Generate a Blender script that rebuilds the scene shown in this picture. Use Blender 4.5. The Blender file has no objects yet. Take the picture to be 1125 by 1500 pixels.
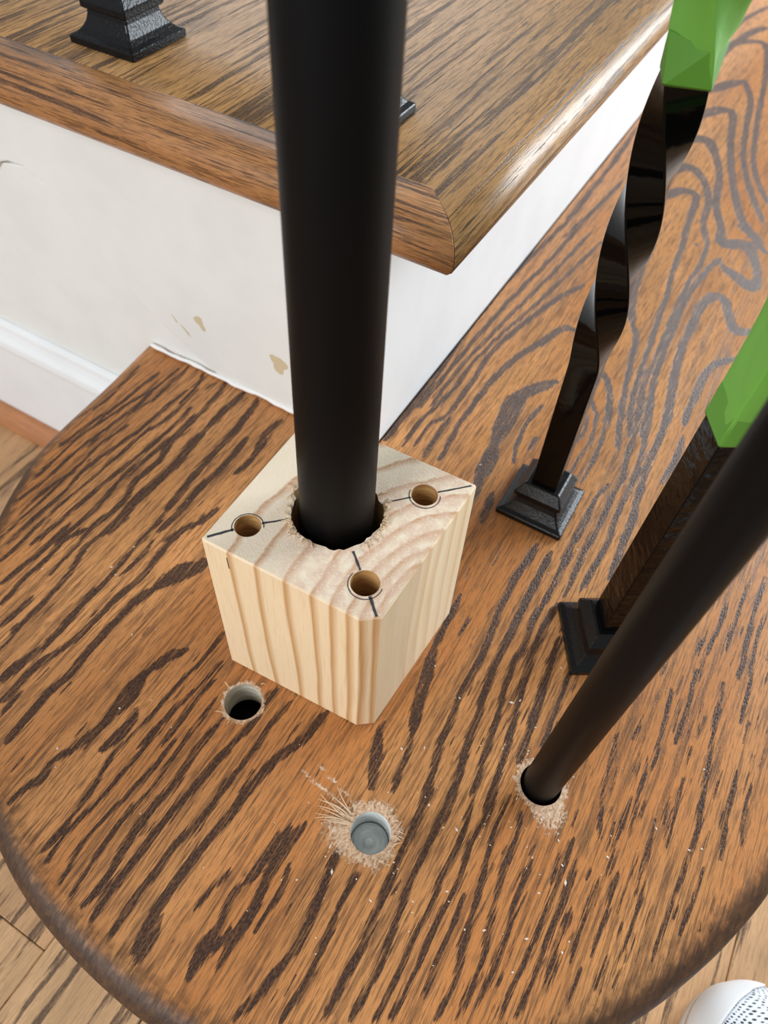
import bpy, bmesh, math, random
import numpy as np
from mathutils import Vector, Matrix
from mathutils.noise import noise as pnoise

rnd = random.Random(7)
S = bpy.context.scene
COL = S.collection

# ------------------------------------------------------------------ camera
# world axes: X = across the stair (out of the riser), Y = along the riser, Z = up.
# origin = inner corner of the white riser on top of the starting step.
cam_data = bpy.data.cameras.new('camera')
cam_data.sensor_fit = 'VERTICAL'
cam_data.sensor_height = 36.0
cam_data.lens = 36.0 * 1070 / 1500
cam_data.clip_start = 0.005
cam_data.dof.use_dof = True
cam_data.dof.focus_distance = 0.34
cam_data.dof.aperture_fstop = 11.0
camera = bpy.data.objects.new('camera', cam_data)
COL.objects.link(camera)
CR = [[0.864091706171195, 0.5011568656298129, 0.04676878615331935],
      [-0.4272369107919779, 0.6811543692421405, 0.5945564290454433],
      [0.2661092733879838, -0.533732630906565, 0.802692552178277]]
camera.matrix_world = Matrix(((CR[0][0], CR[1][0], CR[2][0], 0.161),
                              (CR[0][1], CR[1][1], CR[2][1], -0.3005),
                              (CR[0][2], CR[1][2], CR[2][2], 0.383),
                              (0, 0, 0, 1)))
S.camera = camera

# ------------------------------------------------------------------ light
world = bpy.data.worlds.new('room_light')
S.world = world
world.use_nodes = True
wbg = world.node_tree.nodes['Background']
wbg.inputs[0].default_value = (0.93, 0.965, 1.0, 1)
wbg.inputs[1].default_value = 0.45


def area(name, loc, target, sx, sy, power, col):
    l = bpy.data.lights.new(name, 'AREA')
    l.shape = 'RECTANGLE'
    l.size = sx
    l.size_y = sy
    l.energy = power
    l.color = col
    o = bpy.data.objects.new(name, l)
    COL.objects.link(o)
    o.location = loc
    o.rotation_euler = (Vector(target) - Vector(loc)).to_track_quat('-Z', 'Y').to_euler()
    return o


area('window_light', (1.45, 2.15, 1.0), (0.05, 0.1, 0.05), 1.35, 1.6, 114, (0.86, 0.94, 1.0))
area('sheen_fill_light', (-1.5, 2.3, 1.1), (0.0, 0.2, 0.1), 1.4, 1.4, 9, (0.97, 0.98, 1.0))  # added area light for soft sheen on the upper tread; no known source
area('room_light', (-0.5, -2.2, 1.3), (0.05, 0.0, 0.0), 1.4, 1.4, 47, (0.97, 0.985, 1.0))

S.view_settings.view_transform = 'Standard'
S.view_settings.look = 'None'
S.view_settings.exposure = 0.0
S.view_settings.gamma = 1.0
S.view_settings.use_curve_mapping = False

# ------------------------------------------------------------------ helpers
def tag(o, label=None, cat=None, group=None, kind=None):
    if label:
        o['label'] = label
    if cat:
        o['category'] = cat
    if group:
        o['group'] = group
    if kind:
        o['kind'] = kind
    return o


def empty(name, loc):
    o = bpy.data.objects.new(name, None)
    o.empty_display_size = 0.02
    o.location = loc
    COL.objects.link(o)
    return o


def link(name, me, parent=None, origin=None):
    o = bpy.data.objects.new(name, me)
    COL.objects.link(o)
    if parent is not None:
        o.parent = parent
        # vertices are given in world space: undo the parent's location
        base = Vector((0, 0, 0))
        p = parent
        while p is not None:
            base += p.location
            p = p.parent
        o.location = (Vector(origin) if origin else Vector((0, 0, 0))) - base
    elif origin:
        o.location = origin
    return o


def mesh(name, verts, faces, mat, parent=None, smooth=False, origin=None, attrs=None, mats=None, mids=None):
    """one mesh object; verts in world space"""
    me = bpy.data.meshes.new(name)
    v = np.asarray(verts, dtype=float)
    if origin is not None:
        v = v - np.asarray(origin)
    me.from_pydata(v.tolist(), [], faces)
    for m in (mats or [mat]):
        me.materials.append(m)
    if mids is not None:
        me.polygons.foreach_set('material_index', mids)
    if attrs:
        for k, a in attrs.items():
            a = np.asarray(a, dtype=np.float32)
            if a.ndim == 2:
                at = me.attributes.new(k, 'FLOAT_VECTOR', 'POINT')
                at.data.foreach_set('vector', a.ravel())
            else:
                at = me.attributes.new(k, 'FLOAT', 'POINT')
                at.data.foreach_set('value', a)
    if smooth:
        me.polygons.foreach_set('use_smooth', [True] * len(me.polygons))
    me.update()
    return link(name, me, parent, origin)


def fix_normals(o):
    bm = bmesh.new()
    bm.from_mesh(o.data)
    bmesh.ops.recalc_face_normals(bm, faces=bm.faces)
    bm.to_mesh(o.data)
    bm.free()


def bevel(o, w, seg=2, ang=30):
    m = o.modifiers.new('bevel', 'BEVEL')
    m.width = w
    m.segments = seg
    m.limit_method = 'ANGLE'
    m.angle_limit = math.radians(ang)
    return o


def box(name, x0, x1, y0, y1, z0, z1, mat, parent=None, bev=0, origin=None, attrs=False):
    v = [(x, y, z) for z in (z0, z1) for y in (y0, y1) for x in (x0, x1)]
    f = [(0, 2, 3, 1), (4, 5, 7, 6), (0, 1, 5, 4), (2, 6, 7, 3), (0, 4, 6, 2), (1, 3, 7, 5)]
    at = {'gco': np.array(v)} if attrs else None
    o = mesh(name, v, f, mat, parent, origin=origin, attrs=at)
    if bev:
        bevel(o, bev)
    return o


def prism(name, poly, axis, a, b, mat, parent=None, origin=None, bev=0):
    """polygon in the plane across `axis`, extruded from a to b"""
    n = len(poly)

    def put(p, t):
        return {'x': (t, p[0], p[1]), 'y': (p[0], t, p[1]), 'z': (p[0], p[1], t)}[axis]
    v = [put(p, a) for p in poly] + [put(p, b) for p in poly]
    f = [tuple(range(n)), tuple(range(2 * n - 1, n - 1, -1))]
    f += [(i, i + n, (i + 1) % n + n, (i + 1) % n) for i in range(n)]
    o = mesh(name, v, f, mat, parent, origin=origin)
    fix_normals(o)
    if bev:
        bevel(o, bev)
    return o


def catmull(pts, per=10, closed=False):
    P = [np.array(p, float) for p in pts]
    out = []
    n = len(P)
    for i in range(n if closed else n - 1):
        p0 = P[(i - 1) % n] if closed or i > 0 else 2 * P[0] - P[1]
        p1 = P[i]
        p2 = P[(i + 1) % n]
        p3 = P[(i + 2) % n] if closed or i + 2 < n else 2 * P[-1] - P[-2]
        for k in range(per):
            t = k / per
            out.append(0.5 * (2 * p1 + (p2 - p0) * t + (2 * p0 - 5 * p1 + 4 * p2 - p3) * t * t + (3 * p1 - p0 - 3 * p2 + p3) * t ** 3))
    if not closed:
        out.append(P[-1])
    return np.array(out)


def loft(rings, closed=True, caps=True):
    """list of equally long rings of points -> verts, faces"""
    n = len(rings[0])
    v = [tuple(p) for r in rings for p in r]
    f = []
    for i in range(len(rings) - 1):
        for k in range(n if closed else n - 1):
            a = i * n + k
            b = i * n + (k + 1) % n
            f.append((a, b, b + n, a + n))
    if caps:
        f.append(tuple(range(n - 1, -1, -1)))
        f.append(tuple(range((len(rings) - 1) * n, len(rings) * n)))
    return v, f


def tube(pts, rad, n=8):
    """swept round section; rad scalar or list"""
    P = [Vector(p) for p in pts]
    rings = []
    up = Vector((0.3, 0.2, 1)).normalized()
    for i, p in enumerate(P):
        t = (P[min(i + 1, len(P) - 1)] - P[max(i - 1, 0)]).normalized()
        a = t.cross(up)
        if a.length < 1e-3:
            a = t.cross(Vector((1, 0, 0)))
        a.normalize()
        b = t.cross(a)
        r = rad[i] if isinstance(rad, (list, tuple)) else rad
        rings.append([p + (a * math.cos(2 * math.pi * k / n) + b * math.sin(2 * math.pi * k / n)) * r for k in range(n)])
    return loft(rings)


class Bag:
    def __init__(self):
        self.v = []
        self.f = []

    def add(self, vf):
        n = len(self.v)
        self.v += list(vf[0])
        self.f += [tuple(i + n for i in q) for q in vf[1]]


# ------------------------------------------------------------------ materials
def new_mat(name):
    m = bpy.data.materials.new(name)
    m.use_nodes = True
    return m, m.node_tree.nodes, m.node_tree.links, m.node_tree.nodes['Principled BSDF']


class N:
    """tiny node-writing helper"""

    def __init__(self, mat):
        self.t = mat.node_tree
        self.n = self.t.nodes
        self.l = self.t.links

    def put(self, sock, val):
        if isinstance(val, (int, float)):
            sock.default_value = val
        elif isinstance(val, (tuple, list)):
            sock.default_value = val if len(val) == len(sock.default_value) else tuple(val) + (1,)
        else:
            self.l.new(val, sock)

    def math(self, op, a, b=0.0, c=0.0, clamp=False):
        x = self.n.new('ShaderNodeMath')
        x.operation = op
        x.use_clamp = clamp
        for i, q in enumerate((a, b, c)):
            self.put(x.inputs[i], q)
        return x.outputs[0]

    def attr(self, name, out='Fac'):
        x = self.n.new('ShaderNodeAttribute')
        x.attribute_name = name
        return x.outputs[out]

    def vmul(self, v, s, add=(0, 0, 0)):
        x = self.n.new('ShaderNodeVectorMath')
        x.operation = 'MULTIPLY_ADD'
        self.put(x.inputs[0], v)
        self.put(x.inputs[1], s)
        self.put(x.inputs[2], add)
        return x.outputs[0]

    def noise(self, vec, scale=1.0, detail=2.0, rough=0.5, dist=0.0):
        x = self.n.new('ShaderNodeTexNoise')
        self.put(x.inputs['Vector'], vec)
        x.inputs['Scale'].default_value = scale
        x.inputs['Detail'].default_value = detail
        x.inputs['Roughness'].default_value = rough
        x.inputs['Distortion'].default_value = dist
        return x.outputs['Fac']

    def ramp(self, fac, stops, interp='LINEAR'):
        x = self.n.new('ShaderNodeValToRGB')
        x.color_ramp.interpolation = interp
        e = x.color_ramp.elements
        while len(e) > 1:
            e.remove(e[0])
        e[0].position = stops[0][0]
        e[0].color = tuple(stops[0][1]) + (1,)
        for p, c in stops[1:]:
            q = e.new(p)
            q.color = tuple(c) + (1,)
        self.put(x.inputs[0], fac)
        return x.outputs[0]

    def sstep(self, v, lo, hi, to0=0.0, to1=1.0):
        x = self.n.new('ShaderNodeMapRange')
        x.interpolation_type = 'SMOOTHSTEP'
        self.put(x.inputs['Value'], v)
        x.inputs['From Min'].default_value = lo
        x.inputs['From Max'].default_value = hi
        x.inputs['To Min'].default_value = to0
        x.inputs['To Max'].default_value = to1
        return x.outputs['Result']

    def mix(self, fac, a, b, mode='MIX'):
        x = self.n.new('ShaderNodeMix')
        x.data_type = 'RGBA'
        x.blend_type = mode
        self.put(x.inputs[0], fac)
        self.put(x.inputs[6], a)
        self.put(x.inputs[7], b)
        return x.outputs[2]

    def bump(self, h, strength, dist):
        x = self.n.new('ShaderNodeBump')
        x.inputs['Strength'].default_value = strength
        x.inputs['Distance'].default_value = dist
        self.put(x.inputs['Height'], h)
        return x.outputs[0]


def oak(name, light, dark, fine_amt=0.6, band=0.0, band_scale=110, band_along=6, traced=False, rough=0.34, seed=0.0, tone=None):
    """stained oak; gco = (across the grain, along the grain, depth) in metres"""
    m, _, _, bs = new_mat(name)
    n = N(m)
    co = n.attr('gco', 'Vector')
    off = (seed, seed * 1.7, 0)
    # long pores, wavy band edges, slow tone changes
    streak = n.noise(n.vmul(co, (900, 45, 200), off), 1, 3, 0.6)
    pores = n.noise(n.vmul(co, (2600, 130, 600), off), 1, 2, 0.6)
    slow = n.noise(n.vmul(co, (45, 9, 30), off), 1, 3, 0.6)
    wave = n.noise(n.vmul(co, (band_scale, band_along, band_scale * .6), off), 1, 2.5, 0.55, 0.4)
    col = n.mix(n.sstep(slow, 0.3, 0.7), light, tuple(c * 0.74 for c in light))
    if tone:
        col = n.mix(n.sstep(n.noise(n.vmul(co, (14, 3, 10), off), 1, 2, 0.5), 0.4, 0.65), col, tone)
    mid = tuple(l * 0.34 + d * 0.66 for l, d in zip(light, dark))
    f1 = n.math('MULTIPLY', n.sstep(streak, 0.50, 0.62), fine_amt)
    f2 = n.math('MULTIPLY', n.sstep(pores, 0.52, 0.62), fine_amt * 0.7)
    col = n.mix(f1, col, mid)
    col = n.mix(f2, col, mid)
    edge = n.math('SUBTRACT', n.noise(n.vmul(co, (750, 48, 150), off), 1, 3, 0.65), 0.5)
    dk = n.math('MULTIPLY', edge, 0.0)
    if band:
        dk = n.math('MULTIPLY', n.sstep(n.math('MULTIPLY_ADD', edge, 0.35, wave), 0.535, 0.60), band)
    if traced:
        fib = n.math('SUBTRACT', n.noise(n.vmul(co, (2100, 70, 400), off), 1, 2, 0.6), 0.5)
        g = n.math('MULTIPLY_ADD', edge, 0.0058, n.math('MULTIPLY_ADD', fib, 0.0030, n.math('ADD', n.attr('grain'), 0.0003)))
        dk = n.math('MAXIMUM', dk, n.sstep(g, -0.0003, 0.0004))
    speck = n.noise(n.vmul(co, (1500, 500, 900), off), 1, 2, 0.6)
    dcol = n.mix(n.sstep(speck, 0.40, 0.68), dark, tuple(d * 1.9 + l * 0.10 for l, d in zip(light, dark)))
    col = n.mix(n.math('MULTIPLY', dk, n.sstep(streak, 0.30, 0.48, 0.50, 0.97)), col, dcol)
    h = n.math('ADD', n.math('MULTIPLY', dk, n.math('MULTIPLY_ADD', speck, 2.6, -1.6)), n.math('MULTIPLY', pores, -0.25))
    if traced:
        rim = n.attr('rim')
        rn = n.noise(n.vmul(co, (260, 140, 260), off), 1, 3, 0.6)
        rk = n.sstep(n.math('MULTIPLY_ADD', n.math('SUBTRACT', rn, 0.5), 0.7, rim), 0.22, 0.75)
        col = n.mix(n.math('MULTIPLY', rk, 0.93), col, n.mix(n.sstep(rn, 0.35, 0.8), tuple(d * 0.8 for d in dark), tuple(l * 0.13 for l in light)))
        raw = n.attr('raw')
        sp = n.noise(n.vmul(co, (700, 420, 500), off), 1, 3, 0.7)
        rw = n.sstep(n.math('MULTIPLY_ADD', n.math('SUBTRACT', sp, 0.5), 1.5, raw), 0.38, 0.72)
        col = n.mix(n.math('MULTIPLY', rw, 0.88), col, n.ramp(sp, [(0.3, (0.32, 0.17, 0.09)), (0.5, (0.62, 0.42, 0.27)), (0.72, (0.86, 0.72, 0.58))]))
        h = n.math('ADD', h, n.math('MULTIPLY', n.math('MULTIPLY', rw, sp), 2.2))
        rgh = n.math('ADD', n.math('SUBTRACT', n.math('MULTIPLY_ADD', streak, 0.22, rough - 0.1), n.math('MULTIPLY', dk, 0.03)), n.math('MULTIPLY_ADD', rk, 0.14, n.math('MULTIPLY', rw, 0.4)))
    else:
        rgh = n.math('MULTIPLY_ADD', streak, 0.22, rough - 0.1)
    n.put(bs.inputs['Base Color'], col)
    n.put(bs.inputs['Roughness'], rgh)
    n.put(bs.inputs['Normal'], n.bump(h, 0.55, 0.0005))
    bs.inputs['Specular IOR Level'].default_value = 0.32
    return m


LIGHT = (0.42, 0.190, 0.068)
DARK = (0.030, 0.015, 0.011)
M_TREAD = oak('oak_starting_step', (0.66, 0.305, 0.108), DARK, 0.95, band=0.42, band_scale=240, traced=True, rough=0.37, tone=(0.52, 0.205, 0.060))
M_UPPER = oak('oak_upper_board', (0.50, 0.270, 0.100), (0.042, 0.024, 0.015), 1.0, band=0.85, band_scale=250, seed=3.3, rough=0.33)
M_RETURN = oak('oak_return_nosing', (0.48, 0.22, 0.082), (0.034, 0.016, 0.010), 1.0, band=0.85, band_scale=190, seed=9.1, rough=0.33)
M_FLOOR = [oak('oak_floor_%s' % w, c, (0.060, 0.036, 0.025), 0.4, band=0.9, band_scale=110, seed=s, rough=0.42)
           for w, c, s in (('honey', (0.66, 0.39, 0.20), 1.2), ('amber', (0.62, 0.36, 0.175), 5.6), ('pale', (0.70, 0.43, 0.225), 7.9))]
M_SHOEMOLD = oak('oak_shoe_moulding', (0.52, 0.225, 0.10), (0.16, 0.07, 0.03), 0.35, seed=4.4, rough=0.38)


def simple(name, col, rough=0.5, spec=0.5, metal=0.0, bump=None, coat=0.0):
    m, _, _, bs = new_mat(name)
    n = N(m)
    bs.inputs['Base Color'].default_value = tuple(col) + (1,)
    bs.inputs['Roughness'].default_value = rough
    bs.inputs['Specular IOR Level'].default_value = spec
    bs.inputs['Metallic'].default_value = metal
    bs.inputs['Coat Weight'].default_value = coat
    if bump:
        tc = n.n.new('ShaderNodeTexCoord').outputs['Object']
        sc, st, di, det = bump
        n.put(bs.inputs['Normal'], n.bump(n.noise(n.vmul(tc, sc if isinstance(sc, tuple) else (sc,) * 3), 1, det), st, di))
    return m


def paint(name, col, rough):
    m, _, _, bs = new_mat(name)
    n = N(m)
    tc = n.n.new('ShaderNodeTexCoord').outputs['Object']
    a = n.noise(n.vmul(tc, (18, 18, 18)), 1, 4, 0.6)
    n.put(bs.inputs['Base Color'], n.mix(n.sstep(a, 0.35, 0.7), col, tuple(c * 0.95 for c in col)))
    bs.inputs['Roughness'].default_value = rough
    br = n.noise(n.vmul(tc, (60, 60, 420)), 1, 3, 0.6)
    n.put(bs.inputs['Normal'], n.bump(n.math('ADD', n.math('MULTIPLY', br, 0.5), a), 0.35, 0.0006))
    return m


M_WHITE = paint('white_paint', (0.80, 0.81, 0.785), 0.42)
M_RISER = paint('white_riser_paint', (0.82, 0.84, 0.85), 0.38)
M_CAULK = simple('white_caulk', (0.88, 0.88, 0.86), 0.55, bump=(400, .5, .0005, 2))
M_CHIP = simple('bare_primer', (0.60, 0.50, 0.33), 0.7)
M_SATIN = simple('satin_black_tube', (0.002, 0.002, 0.0024), 0.48, 0.13)
M_GLOSS = simple('gloss_black_iron', (0.002, 0.0018, 0.0018), 0.08, 0.14, bump=(90, .25, .0006, 2))
M_HAMMER = simple('hammered_black_iron', (0.002, 0.0018, 0.0018), 0.13, 0.16, bump=((70, 70, 150), .7, .0016, 3))
M_SHOE = simple('cast_black_iron', (0.003, 0.003, 0.0034), 0.27, 0.30, bump=(700, .5, .0005, 2))
M_TAPE = simple('green_masking_tape', (0.165, 0.41, 0.058), 0.55, 0.35, bump=(60, .5, .0015, 3))
M_TAPE_EDGE = simple('green_tape_second_layer', (0.11, 0.30, 0.035), 0.55, 0.35)
M_DARK = simple('hole_shade_and_subfloor_black', (0.004, 0.003, 0.003), 0.9, 0.1)  # near-black: shade painted into hole bottoms, also the subfloor under the joints
M_PENCIL = simple('pencil_graphite', (0.045, 0.045, 0.05), 0.5)
M_FIBRE = simple('raw_wood_fibre', (0.72, 0.55, 0.37), 0.8, 0.2)
M_DUST = simple('pale_sawdust', (0.80, 0.70, 0.58), 0.8, 0.2)
M_RUBBER = simple('white_shoe_rubber', (0.78, 0.78, 0.78), 0.55, bump=(300, .2, .0005, 2))


def lining_mat(name, c0, c1):
    m, _, _, bs = new_mat(name)
    n = N(m)
    tc = n.n.new('ShaderNodeTexCoord').outputs['Object']
    a = n.noise(n.vmul(tc, (90, 90, 420)), 1, 3, 0.6)
    n.put(bs.inputs['Base Color'], n.ramp(a, [(0.35, c0), (0.65, c1)]))
    bs.inputs['Roughness'].default_value = 0.65
    n.put(bs.inputs['Normal'], n.bump(a, 0.6, 0.0008))
    return m


M_LINE_PALE = lining_mat('drilled_pale_wood', (0.42, 0.38, 0.30), (0.72, 0.68, 0.58))
M_LINE_GREY = lining_mat('drilled_grey_lining', (0.55, 0.58, 0.56), (0.84, 0.87, 0.85))
M_LINE_PINE = lining_mat('drilled_pine', (0.42, 0.22, 0.07), (0.66, 0.40, 0.16))
M_LINE_DARK = lining_mat('drilled_shaded_oak', (0.03, 0.02, 0.015), (0.09, 0.05, 0.03))

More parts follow.
